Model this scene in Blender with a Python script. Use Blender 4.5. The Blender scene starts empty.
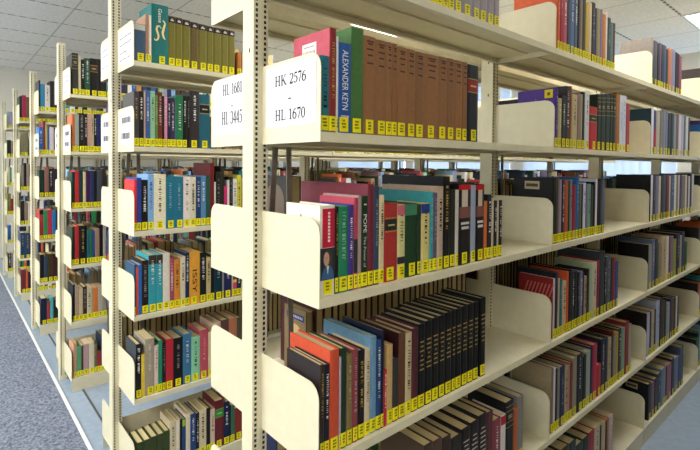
LAMP, WORLD, EXPO = 12.5, 5.5, 0.33
import bpy, math, random
from mathutils import Vector, Matrix
sc = bpy.context.scene
COL = sc.collection
random.seed(7)

# ------------------------------------------------------------------ sizes (metres)
D = 0.2256        # shelf front edge from the upright centre line
P = 1.083         # distance between neighbouring bookcases
B = 0.9089        # bay length
H = 0.3048        # shelf spacing
ZTOP = 1.9040     # height of the uprights
SPINE = D - 0.010
CEIL = 2.44
YWALL, XWALL = 5.43, -6.55
def zs(s): return 1.29388 - (s - 2) * H

# ------------------------------------------------------------------ materials
def lin(h):
    c = [int(h[i:i+2], 16) / 255 for i in (0, 2, 4)]
    return [x / 12.92 if x <= 0.04045 else ((x + 0.055) / 1.055) ** 2.4 for x in c]

def mat(name, hexcol=None, rough=0.5, attr=False, noise=0.0, nscale=60, bump=0.0, bscale=200, stretch=None, metallic=0.0, spec=0.5):
    m = bpy.data.materials.new(name); m.use_nodes = True
    nt = m.node_tree; N = nt.nodes; L = nt.links
    bs = N['Principled BSDF']; bs.inputs['Roughness'].default_value = rough
    bs.inputs['Metallic'].default_value = metallic; bs.inputs['Specular IOR Level'].default_value = spec
    if attr:
        a = N.new('ShaderNodeAttribute'); a.attribute_name = 'Col'; src = a.outputs['Color']
    else:
        r = N.new('ShaderNodeRGB'); r.outputs[0].default_value = (*lin(hexcol), 1); src = r.outputs[0]
    if noise or bump:
        tc = N.new('ShaderNodeTexCoord'); mp = N.new('ShaderNodeMapping')
        if stretch: mp.inputs['Scale'].default_value = stretch
        L.new(tc.outputs['Object'], mp.inputs['Vector'])
    if noise:
        n = N.new('ShaderNodeTexNoise'); n.inputs['Scale'].default_value = nscale; n.inputs['Detail'].default_value = 3
        L.new(mp.outputs[0], n.inputs['Vector'])
        rg = N.new('ShaderNodeMapRange'); rg.inputs['From Min'].default_value = 0.25; rg.inputs['From Max'].default_value = 0.75
        rg.inputs['To Min'].default_value = 1 - noise; rg.inputs['To Max'].default_value = 1 + noise
        L.new(n.outputs['Fac'], rg.inputs['Value'])
        mx = N.new('ShaderNodeVectorMath'); mx.operation = 'SCALE'
        L.new(src, mx.inputs[0]); L.new(rg.outputs[0], mx.inputs['Scale']); src = mx.outputs[0]
    L.new(src, bs.inputs['Base Color'])
    if bump:
        n2 = N.new('ShaderNodeTexNoise'); n2.inputs['Scale'].default_value = bscale
        L.new(mp.outputs[0], n2.inputs['Vector'])
        bp = N.new('ShaderNodeBump'); bp.inputs['Strength'].default_value = bump; bp.inputs['Distance'].default_value = 0.002
        L.new(n2.outputs['Fac'], bp.inputs['Height']); L.new(bp.outputs[0], bs.inputs['Normal'])
    return m

M_STEEL = mat('cream_steel', 'd7d0b2', 0.45, noise=0.05, nscale=30, bump=0.05, bscale=500)
M_SLOT = mat('slot_dark', '1c1912', 0.8)
M_BRACE = mat('brace_steel', '6e675a', 0.5, noise=0.08)
M_COVER = mat('book_cover', rough=0.5, spec=0.25, attr=True, noise=0.10, nscale=90, bump=0.08, bscale=700)
M_PAGE = mat('page_edges', rough=0.85, attr=True, noise=0.14, nscale=6, stretch=(1, 130, 1))
M_PRINT = mat('printed_paper', rough=0.6, spec=0.25, attr=True, noise=0.03, nscale=80)
M_CARD = mat('white_card', 'dcdbe0', 0.65, noise=0.02)
M_INK = mat('black_ink', '15141a', 0.7)
M_VINYL = mat('vinyl_floor', '93a3b5', 0.4, noise=0.10, nscale=30)
M_TRIM = mat('white_trim', 'e6e6e6', 0.4)
M_RUBBER = mat('dark_strip', '50504c', 0.8)
M_WALL = mat('wall_paint', 'd8d2c6', 0.8, noise=0.03, nscale=3)
M_FRAME = mat('window_frame', 'cfd3d6', 0.45)

def carpet_mat():
    m = bpy.data.materials.new('carpet'); m.use_nodes = True
    N = m.node_tree.nodes; L = m.node_tree.links; bs = N['Principled BSDF']; bs.inputs['Roughness'].default_value = 0.95
    tc = N.new('ShaderNodeTexCoord')
    n = N.new('ShaderNodeTexNoise'); n.inputs['Scale'].default_value = 75; n.inputs['Detail'].default_value = 4; n.inputs['Roughness'].default_value = 0.8
    L.new(tc.outputs['Object'], n.inputs['Vector'])
    cr = N.new('ShaderNodeValToRGB')
    cr.color_ramp.elements[0].position = 0.36; cr.color_ramp.elements[0].color = (*lin('3a4252'), 1)
    cr.color_ramp.elements[1].position = 0.64; cr.color_ramp.elements[1].color = (*lin('8d95a6'), 1)
    L.new(n.outputs['Fac'], cr.inputs[0]); L.new(cr.outputs[0], bs.inputs['Base Color'])
    bp = N.new('ShaderNodeBump'); bp.inputs['Strength'].default_value = 0.5; bp.inputs['Distance'].default_value = 0.004
    L.new(n.outputs['Fac'], bp.inputs['Height']); L.new(bp.outputs[0], bs.inputs['Normal'])
    return m
M_CARPET = carpet_mat()

def ceiling_mat():
    # white acoustic tiles: grooves along the bookcases carry dark air slots, cross joints are plain
    m = bpy.data.materials.new('acoustic_tiles'); m.use_nodes = True
    N = m.node_tree.nodes; L = m.node_tree.links; bs = N['Principled BSDF']; bs.inputs['Roughness'].default_value = 0.9
    tc = N.new('ShaderNodeTexCoord'); sp = N.new('ShaderNodeSeparateXYZ'); L.new(tc.outputs['Object'], sp.inputs[0])
    def math_(op, a, b=None):
        n = N.new('ShaderNodeMath'); n.operation = op
        for i, v in enumerate((a, b)):
            if v is None: continue
            if isinstance(v, (int, float)): n.inputs[i].default_value = v
            else: L.new(v, n.inputs[i])
        return n.outputs[0]
    def line(coord, period, phase, half):
        a = math_('ADD', coord, 1000 * period - phase)
        f = math_('MODULO', math_('ADD', a, period / 2), period)
        return math_('LESS_THAN', math_('ABSOLUTE', math_('SUBTRACT', f, period / 2)), half)
    lx = line(sp.outputs['X'], 0.5206, -0.176, 0.009)
    ly = line(sp.outputs['Y'], 0.6040, 0.280, 0.006)
    dash = line(sp.outputs['Y'], 0.0755, 0.0, 0.022)
    slot = math_('MULTIPLY', lx, dash)
    n = N.new('ShaderNodeTexNoise'); n.inputs['Scale'].default_value = 45; n.inputs['Detail'].default_value = 4
    L.new(tc.outputs['Object'], n.inputs['Vector'])
    cr = N.new('ShaderNodeValToRGB')
    cr.color_ramp.elements[0].position = 0.3; cr.color_ramp.elements[0].color = (*lin('e2e0dc'), 1)
    cr.color_ramp.elements[1].position = 0.7; cr.color_ramp.elements[1].color = (*lin('f2f1ee'), 1)
    L.new(n.outputs['Fac'], cr.inputs[0])
    def mix(f, a, colb):
        x = N.new('ShaderNodeMix'); x.data_type = 'RGBA'; L.new(f, x.inputs[0]); L.new(a, x.inputs[6]); x.inputs[7].default_value = (*lin(colb), 1)
        return x.outputs[2]
    c = mix(ly, cr.outputs[0], 'c0bebc'); c = mix(lx, c, 'cac8c4'); c = mix(slot, c, '6c6a66')
    L.new(c, bs.inputs['Base Color'])
    return m
M_CEIL = ceiling_mat()

def emit(name, col, strength):
    m = bpy.data.materials.new(name); m.use_nodes = True
    N = m.node_tree.nodes; N.remove(N['Principled BSDF'])
    e = N.new('ShaderNodeEmission'); e.inputs[0].default_value = (*col, 1); e.inputs[1].default_value = strength
    m.node_tree.links.new(e.outputs[0], N['Material Output'].inputs[0]); return m
M_LAMP = emit('lamp_diffuser', (1.0, 0.97, 0.92), LAMP)

def blind_mat():
    m = bpy.data.materials.new('blind_fabric'); m.use_nodes = True
    N = m.node_tree.nodes; L = m.node_tree.links; bs = N['Principled BSDF']
    bs.inputs['Base Color'].default_value = (*lin('e4ebf4'), 1); bs.inputs['Roughness'].default_value = 0.8
    tr = N.new('ShaderNodeBsdfTranslucent'); tr.inputs[0].default_value = (*lin('dce8f8'), 1)
    mx = N.new('ShaderNodeMixShader'); mx.inputs[0].default_value = 0.3
    L.new(bs.outputs[0], mx.inputs[1]); L.new(tr.outputs[0], mx.inputs[2]); L.new(mx.outputs[0], N['Material Output'].inputs[0])
    return m
M_BLIND = blind_mat()
def glass_mat():
    m = bpy.data.materials.new('window_glass'); m.use_nodes = True
    N = m.node_tree.nodes; L = m.node_tree.links; N.remove(N['Principled BSDF'])
    g = N.new('ShaderNodeBsdfGlossy'); g.inputs['Roughness'].default_value = 0.02
    t = N.new('ShaderNodeBsdfTransparent'); t.inputs[0].default_value = (0.95, 0.98, 0.98, 1)
    mx = N.new('ShaderNodeMixShader'); mx.inputs[0].default_value = 0.06
    L.new(t.outputs[0], mx.inputs[1]); L.new(g.outputs[0], mx.inputs[2]); L.new(mx.outputs[0], N['Material Output'].inputs[0])
    return m
M_GLASS = glass_mat()

# ------------------------------------------------------------------ mesh building
class MB:
    """collects faces with a material slot and a colour"""
    def __init__(s): s.v = []; s.f = []; s.m = []; s.c = []
    def poly(s, pts, mi=0, col=(1, 1, 1)):
        n = len(s.v); s.v += [tuple(p) for p in pts]; s.f.append(tuple(range(n, n + len(pts)))); s.m.append(mi); s.c.append(col)
    def faces(s, vs, fs, mi=0, col=(1, 1, 1)):
        n = len(s.v); s.v += [tuple(p) for p in vs]
        for f in fs: s.f.append(tuple(i + n for i in f)); s.m.append(mi); s.c.append(col)
    def box(s, x0, x1, y0, y1, z0, z1, mi=0, col=(1, 1, 1)):
        s.faces([(x0,y0,z0),(x1,y0,z0),(x1,y1,z0),(x0,y1,z0),(x0,y0,z1),(x1,y0,z1),(x1,y1,z1),(x0,y1,z1)],
                [(0,3,2,1),(4,5,6,7),(0,1,5,4),(1,2,6,5),(2,3,7,6),(3,0,4,7)], mi, col)
    def prism(s, pts, axis, a0, a1, mi=0, col=(1, 1, 1)):
        """closed outline pts (2D) extruded along axis 'y' (pts = x,z) or 'z' (pts = x,y)"""
        f = (lambda p, a: (p[0], a, p[1])) if axis == 'y' else (lambda p, a: (p[0], p[1], a))
        n = len(pts); vs = [f(p, a0) for p in pts] + [f(p, a1) for p in pts]
        fs = [tuple(range(n)), tuple(range(2*n-1, n-1, -1))]
        fs += [(i, i + n, (i+1) % n + n, (i+1) % n) for i in range(n)]
        if (axis == 'y') != (sum(pts[i][0]*pts[(i+1)%n][1]-pts[(i+1)%n][0]*pts[i][1] for i in range(n)) < 0):
            pass
        s.faces(vs, fs, mi, col)
    def bar(s, p0, p1, w, t, mi=0):
        """flat strap between two points in the plane x = const"""
        d = Vector(p1) - Vector(p0); n = Vector((0, -d.z, d.y)).normalized() * (w / 2); x = Vector((t / 2, 0, 0))
        vs = [Vector(p0)-n-x, Vector(p0)+n-x, Vector(p0)+n+x, Vector(p0)-n+x, Vector(p1)-n-x, Vector(p1)+n-x, Vector(p1)+n+x, Vector(p1)-n+x]
        s.faces(vs, [(0,3,2,1),(4,5,6,7),(0,1,5,4),(1,2,6,5),(2,3,7,6),(3,0,4,7)], mi)
    def add(s, o, off=(0, 0, 0), mshift=0):
        n = len(s.v); s.v += [(p[0]+off[0], p[1]+off[1], p[2]+off[2]) for p in o.v]
        s.f += [tuple(i + n for i in f) for f in o.f]; s.m += [k + mshift for k in o.m]; s.c += o.c
    def mesh(s, name, mats, fix=True):
        me = bpy.data.meshes.new(name); me.from_pydata(s.v, [], s.f)
        for m in mats: me.materials.append(m)
        me.polygons.foreach_set('material_index', s.m)
        at = me.color_attributes.new('Col', 'FLOAT_COLOR', 'CORNER')
        buf = []
        for f, c in zip(s.f, s.c): buf += [c[0], c[1], c[2], 1.0] * len(f)
        at.data.foreach_set('color', buf)
        me.validate(); me.update()
        return me

def link(name, me, parent=None, loc=None):
    o = bpy.data.objects.new(name, me); COL.objects.link(o)
    if parent is not None: o.parent = parent
    if loc is not None: o.location = loc
    return o
def empty(name, loc):
    o = bpy.data.objects.new(name, None); COL.objects.link(o); o.location = loc; o.empty_display_size = 0.1; return o
def tag(o, label=None, cat=None, group=None, kind=None):
    if label: o['label'] = label
    if cat: o['category'] = cat
    if group: o['group'] = group
    if kind: o['kind'] = kind
    return o
# ------------------------------------------------------------------ the room
def struct(name, mb, mats, **k):
    o = link(name, mb.mesh(name, mats)); o['kind'] = 'structure'; return o
m = MB(); m.box(XWALL - .1, 3.2, -0.036, YWALL + .1, -.1, 0); struct('floor', m, [M_VINYL])
m = MB(); m.box(XWALL - .1, 3.2, -3.2, -0.050, -.1, 0.004); struct('floor_carpet', m, [M_CARPET])
m = MB(); m.box(XWALL - .1, 3.2, -0.050, -0.036, -.1, 0.007); struct('trim_1', m, [M_TRIM])
m = MB(); m.box(XWALL, 3.2, 0.050, 0.059, 0, 0.003); struct('trim_2', m, [M_RUBBER])
m = MB(); m.box(XWALL - .1, 3.2, -3.2, YWALL + .1, CEIL, CEIL + .1); struct('ceiling', m, [M_CEIL])
m = MB(); m.box(XWALL - .1, XWALL, -3.2, YWALL + .1, 0, CEIL); struct('wall_left', m, [M_WALL])
m = MB(); m.box(3.2, 3.3, -3.2, YWALL + .1, 0, CEIL); struct('wall_right', m, [M_WALL])
ADDED_WX = [(-6.3, -4.4), (-4.2, -2.3), (-2.1, -.2)]  # unseen front windows, added so daylight brightens the ceiling
m = MB(); m.box(XWALL, 3.2, -3.3, -3.2, 0, .9); m.box(XWALL, 3.2, -3.3, -3.2, 2.2, CEIL)
for a, b in ((XWALL, -6.3), (-4.4, -4.2), (-2.3, -2.1), (-.2, 3.2)): m.box(a, b, -3.3, -3.2, .9, 2.2)
struct('wall_front', m, [M_WALL])
for i, (a, b) in enumerate(ADDED_WX):
    m = MB()
    for (x0, x1, z0, z1) in ((a, a+.05, .9, 2.2), (b-.05, b, .9, 2.2), (a+.05, b-.05, .9, .95), (a+.05, b-.05, 2.15, 2.2), ((a+b)/2-.025, (a+b)/2+.025, .95, 2.15)): m.box(x0, x1, -3.28, -3.22, z0, z1)
    w = struct('window_%d' % (i + 5), m, [M_FRAME])
    m = MB(); m.box(a+.05, b-.05, -3.252, -3.248, .95, 2.15); link('pane', m.mesh('pane', [M_GLASS]), w)
# far wall: piers, sill wall and header around four wide windows
WX = [(-6.2, -4.45), (-4.25, -2.5), (-2.3, -0.55), (-0.35, 1.4)]
WZ0, WZ1 = 0.85, 2.395
m = MB(); m.box(XWALL, 3.2, YWALL, YWALL + .1, 0, WZ0); m.box(XWALL, 3.2, YWALL, YWALL + .1, WZ1, CEIL)
ed = [XWALL] + [x for w in WX for x in w] + [3.2]
for i in range(0, len(ed), 2): m.box(ed[i], ed[i+1], YWALL, YWALL + .1, WZ0, WZ1)
struct('wall_back', m, [M_WALL])
for i, (a, b) in enumerate(WX):
    m = MB()
    for (x0, x1, z0, z1) in ((a, a+.04, WZ0, WZ1), (b-.04, b, WZ0, WZ1), (a+.04, b-.04, WZ0, WZ0+.04), (a+.04, b-.04, WZ1-.04, WZ1), ((a+b)/2-.02, (a+b)/2+.02, WZ0+.04, WZ1-.04)):
        m.box(x0, x1, YWALL + .03, YWALL + .08, z0, z1)
    w = struct('window_%d' % (i + 1), m, [M_FRAME])
    m = MB(); m.box(a+.04, b-.04, YWALL+.052, YWALL+.056, WZ0+.04, WZ1-.04); link('pane', m.mesh('pane', [M_GLASS]), w)
    # vertical blind, slats nearly closed
    m = MB(); m.box(a, b, YWALL - .055, YWALL - .015, WZ1 - .005, WZ1 + .035)
    bl = link('vertical_blind', m.mesh('blind_rail', [M_FRAME]))
    tag(bl, ['white vertical blind on the far wall, leftmost of four', 'white vertical blind on the far wall, second from the left',
             'white vertical blind on the far wall, third from the left', 'white vertical blind on the far wall, rightmost, above the bookcase end'][i], 'blind', 'vertical blinds on the far wall')
    m = MB(); n = 20; st = (b - a - .02) / n
    for k in range(n):
        cx = a + .01 + st * (k + .5); dx = st * .52; dy = .012
        p = [(cx - dx, YWALL - .035 - dy), (cx + dx, YWALL - .035 + dy)]
        m.faces([(p[0][0], p[0][1], WZ0 - .03), (p[1][0], p[1][1], WZ0 - .03), (p[1][0], p[1][1], WZ1 - .005), (p[0][0], p[0][1], WZ1 - .005),
                 (p[0][0], p[0][1]+.0012, WZ0 - .03), (p[1][0], p[1][1]+.0012, WZ0 - .03), (p[1][0], p[1][1]+.0012, WZ1 - .005), (p[0][0], p[0][1]+.0012, WZ1 - .005)],
                [(0,1,2,3),(7,6,5,4),(0,3,7,4),(1,5,6,2),(3,2,6,7),(0,4,5,1)])
    link('slats', m.mesh('slats', [M_BLIND]), bl)

# recessed ceiling lamps
LPOS = [(-.176, 3.904), (-2.2584, 2.092), (-.176, 1.488), (-1.2172, .884), (-4.3408, 2.696)]
LNAME = ['white ceiling light panel at the upper right corner, over the front bookcase', 'white ceiling light panel over the third bookcase, halfway along it',
         'white ceiling light panel over the middle of the front bookcase', 'white ceiling light panel over the aisle between the front and second bookcases',
         'white ceiling light panel over the fifth bookcase, near the left wall']
ALONG = ['beside the right wall', 'beside the end of the facing bookcase', 'beside the end of the front bookcase', 'beside the end of the second bookcase', 'beside the end of the third bookcase', 'beside the end of the fourth bookcase', 'beside the end of the fifth bookcase', 'beside the left wall']
for k in range(8):  # unseen run of lamps, added to brighten the bookcase ends
    LPOS.append((1.906 - 1.0412 * k, -2.136)); LNAME.append('white ceiling light panel added over the carpet aisle, ' + ALONG[k])
me_f = me_d = None
for (x, y), lb in zip(LPOS, LNAME):
    if me_f is None:
        w, d = 1.041, 0.604
        m = MB()
        for (x0, x1, y0, y1) in ((0, w, 0, .02), (0, w, d-.02, d), (0, .02, .02, d-.02), (w-.02, w, .02, d-.02)): m.box(x0, x1, y0, y1, -.012, -.0005)
        me_f = m.mesh('lamp_frame', [M_FRAME])
        m = MB(); m.box(.02, w-.02, .02, d-.02, -.008, -.001); me_d = m.mesh('lamp_diffuser', [M_LAMP])
    e = link('ceiling_light', me_f, loc=(x, y, CEIL)); tag(e, lb, 'light', 'ceiling light panels')
    link('diffuser', me_d, e)
# ------------------------------------------------------------------ bookcases
def upright_mesh():
    m = MB(); hw = .0225; z1 = ZTOP
    m.box(-hw, hw, -.020, .015, 0, z1)
    # raised centre rib between the slot columns on both faces
    for s in (-1, 1):
        x0, x1 = (hw, hw + .0012) if s > 0 else (-hw - .0012, -hw)
        m.box(x0, x1, -.0085, .0035, 0, z1)
        z = .03
        while z < z1 - .02:
            for y in (-.0125, .0075):
                a, b = (hw, hw + .0004) if s > 0 else (-hw - .0004, -hw)
                m.box(a, b, y - .0026, y + .0026, z, z + .0066, 1)
            z += .01129
    for z in (1.47, 1.58): m.box(.006 - .002, .006 + .002, -.0204, -.020, z, z + .009, 1)
    return m.mesh('upright', [M_STEEL, M_SLOT])
def tray(sgn):
    m = MB(); x0, x1 = .0235, D; y0, y1 = .0028, B - .0028
    def bx(a, b, y0_, y1_, z0, z1): m.box(min(sgn*a, sgn*b), max(sgn*a, sgn*b), y0_, y1_, z0, z1)
    bx(x0, x1, y0, y1, -.0015, 0)                      # board
    bx(x1 - .0015, x1, y0, y1, -.018, -.0015)          # front lip
    bx(x1 - .016, x1 - .0015, y0, y1, -.018, -.0168)   # lip return
    bx(x0, x0 + .0015, y0, y1, -.018, -.0015)          # back flange
    bx(x0 + .0015, x0 + .012, y0, y1, -.018, -.0168)
    bx((x0+x1)/2 - .012, (x0+x1)/2 + .012, y0, y1, -.006, -.0015)   # stiffening rib
    return m
def endpanel(sgn):
    m = MB(); x0, x1 = .0235, D; z0, z1 = -.018, .146; r = .030
    pts = [(x0, z0), (x1, z0), (x1, z1 - r)]
    pts += [(x1 - r + r * math.cos(a), z1 - r + r * math.sin(a)) for a in [math.pi/2 * k / 6 for k in range(1, 7)]]
    pts += [(x0, z1)]
    m.prism([(sgn * p[0], p[1]) for p in pts], 'y', 0, .0016)
    # hooks that catch the upright slots
    for z in (.02, .09): m.box(min(sgn*.0226, sgn*.0245), max(sgn*.0226, sgn*.0245), -.0006, .0022, z, z + .012)
    return m
ME_UP = upright_mesh()
ME_TRAY = {s: tray(s).mesh('shelf', [M_STEEL]) for s in (1, -1)}
ME_PAN = {s: endpanel(s).mesh('end_panel', [M_STEEL]) for s in (1, -1)}
ME_TRAYP = {}
for s in (1, -1):
    t = tray(s); e = endpanel(s); t.add(e, (0, .001, 0)); t.add(e, (0, B - .0026, 0)); ME_TRAYP[s] = t.mesh('shelf_with_ends', [M_STEEL])
ME_KICK = {}
for s in (1, -1):
    m = MB(); x = sorted((s * (D - .0035), s * (D - .0015))); m.box(x[0], x[1], .003, B - .003, .0005, zs(6) - .0185); ME_KICK[s] = m.mesh('kick_plate', [M_STEEL])
m = MB()
m.bar((0, .0235, .85), (0, .0485, 1.272), .0135, .003); m.bar((0, .100, .45), (0, .0838, 1.272), .0135, .003)
ME_BRACE = m.mesh('sway_brace', [M_BRACE])
m = MB(); m.box(-.0012, .0012, .016, B - .021, .02, .145); ME_CENTRE = m.mesh('centre_stop', [M_STEEL])

ORD = ['front', 'second', 'third', 'fourth', 'fifth', 'sixth']
CASE = ['long cream steel bookcase in front, filling the right of the photo',
        'cream steel bookcase directly behind the front one, second in the row of bookcases',
        'cream steel bookcase third from the front along the carpet aisle',
        'cream steel bookcase fourth from the front along the carpet aisle',
        'cream steel bookcase fifth from the front, near the left wall',
        'cream steel bookcase farthest back, beside the left wall']
CASE.append('cream steel bookcase across the narrow aisle, facing the spines of the front bookcase')
for i in (0, 1, 2, 3, 4, 5, -1):
    nb = 5 if i < 3 else 4
    r = tag(empty('bookcase', (-i * P, 0, 0)), CASE[i], 'bookcase', 'parallel steel bookcases')
    for k in range(nb + 1): link('upright', ME_UP, r, (0, k * B, 0))
    for k in range(nb):
        full = (i == 0) or (i < 3 and k < 1)
        for s in (1, -1):
            for lv in range(1, 7):
                sh = link('shelf', ME_TRAY[s] if full else ME_TRAYP[s], r, (0, k * B, zs(lv)))
                if full:
                    link('end_panel', ME_PAN[s], sh, (0, .001, 0)); link('end_panel', ME_PAN[s], sh, (0, B - .0026, 0))
            link('kick_plate', ME_KICK[s], r, (0, k * B, 0))
        link('sway_brace', ME_BRACE, r, (0, k * B, 0))
        link('centre_stop', ME_CENTRE, r, (0, k * B, zs(6)))

# ------------------------------------------------------------------ range cards on the end panels
def stroke(m, pts, y, mi=0):
    """variable-width stroke: pts = (x, z, half-width) ; drawn in the plane y"""
    L = []; R = []
    for i, (x, z, w) in enumerate(pts):
        a = pts[max(i-1, 0)]; b = pts[min(i+1, len(pts)-1)]
        dx, dz = b[0]-a[0], b[1]-a[1]; l = math.hypot(dx, dz) or 1
        L.append((x - dz/l*w, z + dx/l*w)); R.append((x + dz/l*w, z - dx/l*w))
    for i in range(len(pts) - 1):
        q = [R[i], R[i+1], L[i+1], L[i]]
        m.poly([(p[0], y, p[1]) for p in q], mi)
def arc(cx, cz, rx, rz, a0, a1, wf, n=14):
    o = []
    for k in range(n + 1):
        a = math.radians(a0 + (a1 - a0) * k / n); o.append((cx + rx*math.cos(a), cz + rz*math.sin(a), wf(a)))
    return o
TK, TN = .092, .042
vw = lambda a: TN + (TK - TN) * abs(math.cos(a)) ** 1.5
def glyph(c):
    S = []
    def stem(x, z0=0, z1=1): S.append([(x, z0, TK), (x, z1, TK)])
    def serif(x, z, w=.13): S.append([(x - w, z, TN), (x + w, z, TN)])
    if c == 'H':
        for x in (.15, .57): stem(x); serif(x, .02); serif(x, .98)
        S.append([(.15, .5, TN), (.57, .5, TN)]); return S, .78
    if c == 'K':
        stem(.15); serif(.15, .02); serif(.15, .98); S.append([(.2, .42, TN), (.56, .97, TN)]); S.append([(.3, .56, TK), (.62, .02, TK)])
        serif(.57, .98, .11); serif(.63, .02, .12); return S, .78
    if c == 'L':
        stem(.15); serif(.15, .98); serif(.15, .02); S.append([(.15, .02, TN), (.55, .02, TN), (.57, .24, TN)]); return S, .66
    if c == '1':
        stem(.26); serif(.26, .02, .14); S.append([(.26, .97, TN), (.1, .86, TN)]); return S, .5
    if c == '2':
        S.append(arc(.26, .71, .19, .26, 160, -10, vw)); S.append([(.445, .68, TK), (.36, .44, TK*.8), (.08, .05, TN)]); S.append([(.06, .05, TK), (.42, .05, TK), (.47, .2, TN)]); return S, .52
    if c == '3':
        S.append(arc(.24, .74, .17, .23, 160, -80, vw)); S.append(arc(.24, .27, .2, .25, 80, -160, vw)); return S, .54
    if c == '4':
        stem(.36); S.append([(.36, .98, TN*1.3), (.05, .32, TN*1.3)]); S.append([(.02, .29, TN*1.3), (.52, .29, TN*1.3)]); return S, .56
    if c == '5':
        S.append([(.44, .94, TK*.9), (.16, .94, TK*.9)]); S.append([(.15, .96, TN), (.1, .58, TN)]); S.append(arc(.22, .33, .22, .3, 110, -140, vw)); return S, .5
    if c == '6':
        S.append(arc(.25, .3, .19, .29, 0, 360, vw)); S.append([(.07, .36, TK), (.1, .62, TK), (.22, .85, TK*.7), (.42, .98, TN)]); return S, .52
    if c == '7':
        S.append([(.08, .8, TN), (.1, .95, TK), (.45, .95, TK)]); S.append([(.45, .95, TN), (.2, .0, TK*.8)]); return S, .5
    if c == '8':
        S.append(arc(.25, .75, .155, .22, 0, 360, vw)); S.append(arc(.25, .27, .19, .26, 0, 360, vw)); return S, .5
    if c == '0':
        S.append(arc(.25, .5, .18, .48, 0, 360, vw, 20)); return S, .52
    if c == '-':
        S.append([(.05, .33, .05), (.3, .33, .05)]); return S, .35
    return S, .3
def line_of(m, txt, x0, x1, z, h, y, mi=0):
    gl = [glyph(c) for c in txt]; tot = sum(g[1] for g in gl); sx = (x1 - x0) / tot; x = x0
    for S, w in gl:
        for st in S:
            stroke(m, [(x + p[0]*sx, z + p[1]*h, p[2]*(sx*.55+h*.25)) for p in st], y, mi)
        x += w * sx
def card(x0, x1, z0, z1, base, label, lines, greek=None, thick=.0008):
    """white card taped flat on the outer side of an end panel (y = .001)"""
    cx = (x0 + x1) / 2
    m = MB(); m.box(x0 - cx, x1 - cx, -thick, -.0001, 0, z1 - z0)
    for (a, b) in ((x0 - cx + .002, x0 - cx + .014), (x1 - cx - .014, x1 - cx - .002)):    # clear tape tabs
        m.box(a, b, -thick - .0002, -thick, -.003, .004, 1)
    o = link('range_card', m.mesh('range_card', [M_CARD, M_STEEL]), loc=(base[0] + cx, .001, base[1] + z0))
    tag(o, label, 'sign', 'range cards on the end panels')
    for (txt, a, b, z, h) in lines:
        m = MB(); line_of(m, txt, a - cx, b - cx, z - z0, h, -thick - .0003); link('lettering', m.mesh('lettering', [M_INK]), o)
    if greek:
        rnd = random.Random(greek[0])
        for (zz, hh, a, b) in greek[1]:
            m = MB(); x = a
            while x < b:
                w = rnd.uniform(.004, .011); zc = zz - z0 + rnd.uniform(-.001, .001)
                m.poly([(x - cx, -thick - .0003, zc), (min(x + w, b) - cx, -thick - .0003, zc), (min(x + w, b) - cx, -thick - .0003, zc + hh), (x - cx, -thick - .0003, zc + hh)]); x += w + rnd.uniform(.002, .006)
            link('lettering', m.mesh('lettering', [M_INK]), o)
    return o
Zc = .33657
card(.040, .2135, 1.645 - Zc, 1.769 - Zc, (0, 0), 'white card reading HK 2576 - HL 1670 on the front end panel',
     [('HK 2576', .075, .183, 1.728 - Zc, .020), ('-', .121, .135, 1.693 - Zc, .020), ('HL 1670', .076, .181, 1.659 - Zc, .0205)])
card(-.2085, -.040, 1.641 - Zc, 1.7745 - Zc, (0, 0), 'white card reading HL 1681 - HL 3445 left of the nearest upright',
     [('HL 1681', -.160, -.062, 1.7345 - Zc, .025), ('-', -.118, -.106, 1.700 - Zc, .02), ('HL 3445', -.165, -.063, 1.665 - Zc, .030)])
Z1, Z2_ = zs(1), zs(2)
for i, (nm) in enumerate(['second', 'third', 'fourth']):
    base = (-(i + 1) * P, 0)
    card(.045, .212, Z2_ + .012, Z2_ + .135, base, 'white range card on the right end panel of the %s bookcase, second shelf' % nm, [],
         (i, [(Z2_ + .088, .022, .085, .19), (Z2_ + .03, .022, .08, .185)]))
    card(-.212, -.045, Z2_ + .012, Z2_ + .135, base, 'white range card on the left end panel of the %s bookcase, second shelf' % nm, [],
         (i + 5, [(Z2_ + .088, .022, -.18, -.075), (Z2_ + .03, .022, -.18, -.075)]))
    if i < 2:
        card(.045, .212, Z1 + .006, Z1 + .128, base, 'white notice on the right end panel of the %s bookcase, top shelf' % nm, [],
             (i + 9, [(Z1 + .10, .004, .06, .2), (Z1 + .075, .004, .06, .2), (Z1 + .045, .004, .06, .15), (Z1 + .02, .004, .06, .19)]))
        card(-.212, -.045, Z1 + .006, Z1 + .128, base, 'white notice on the left end panel of the %s bookcase, top shelf' % nm, [],
             (i + 15, [(Z1 + .10, .004, -.2, -.06), (Z1 + .075, .004, -.2, -.06), (Z1 + .03, .004, -.2, -.1)]))
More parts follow.
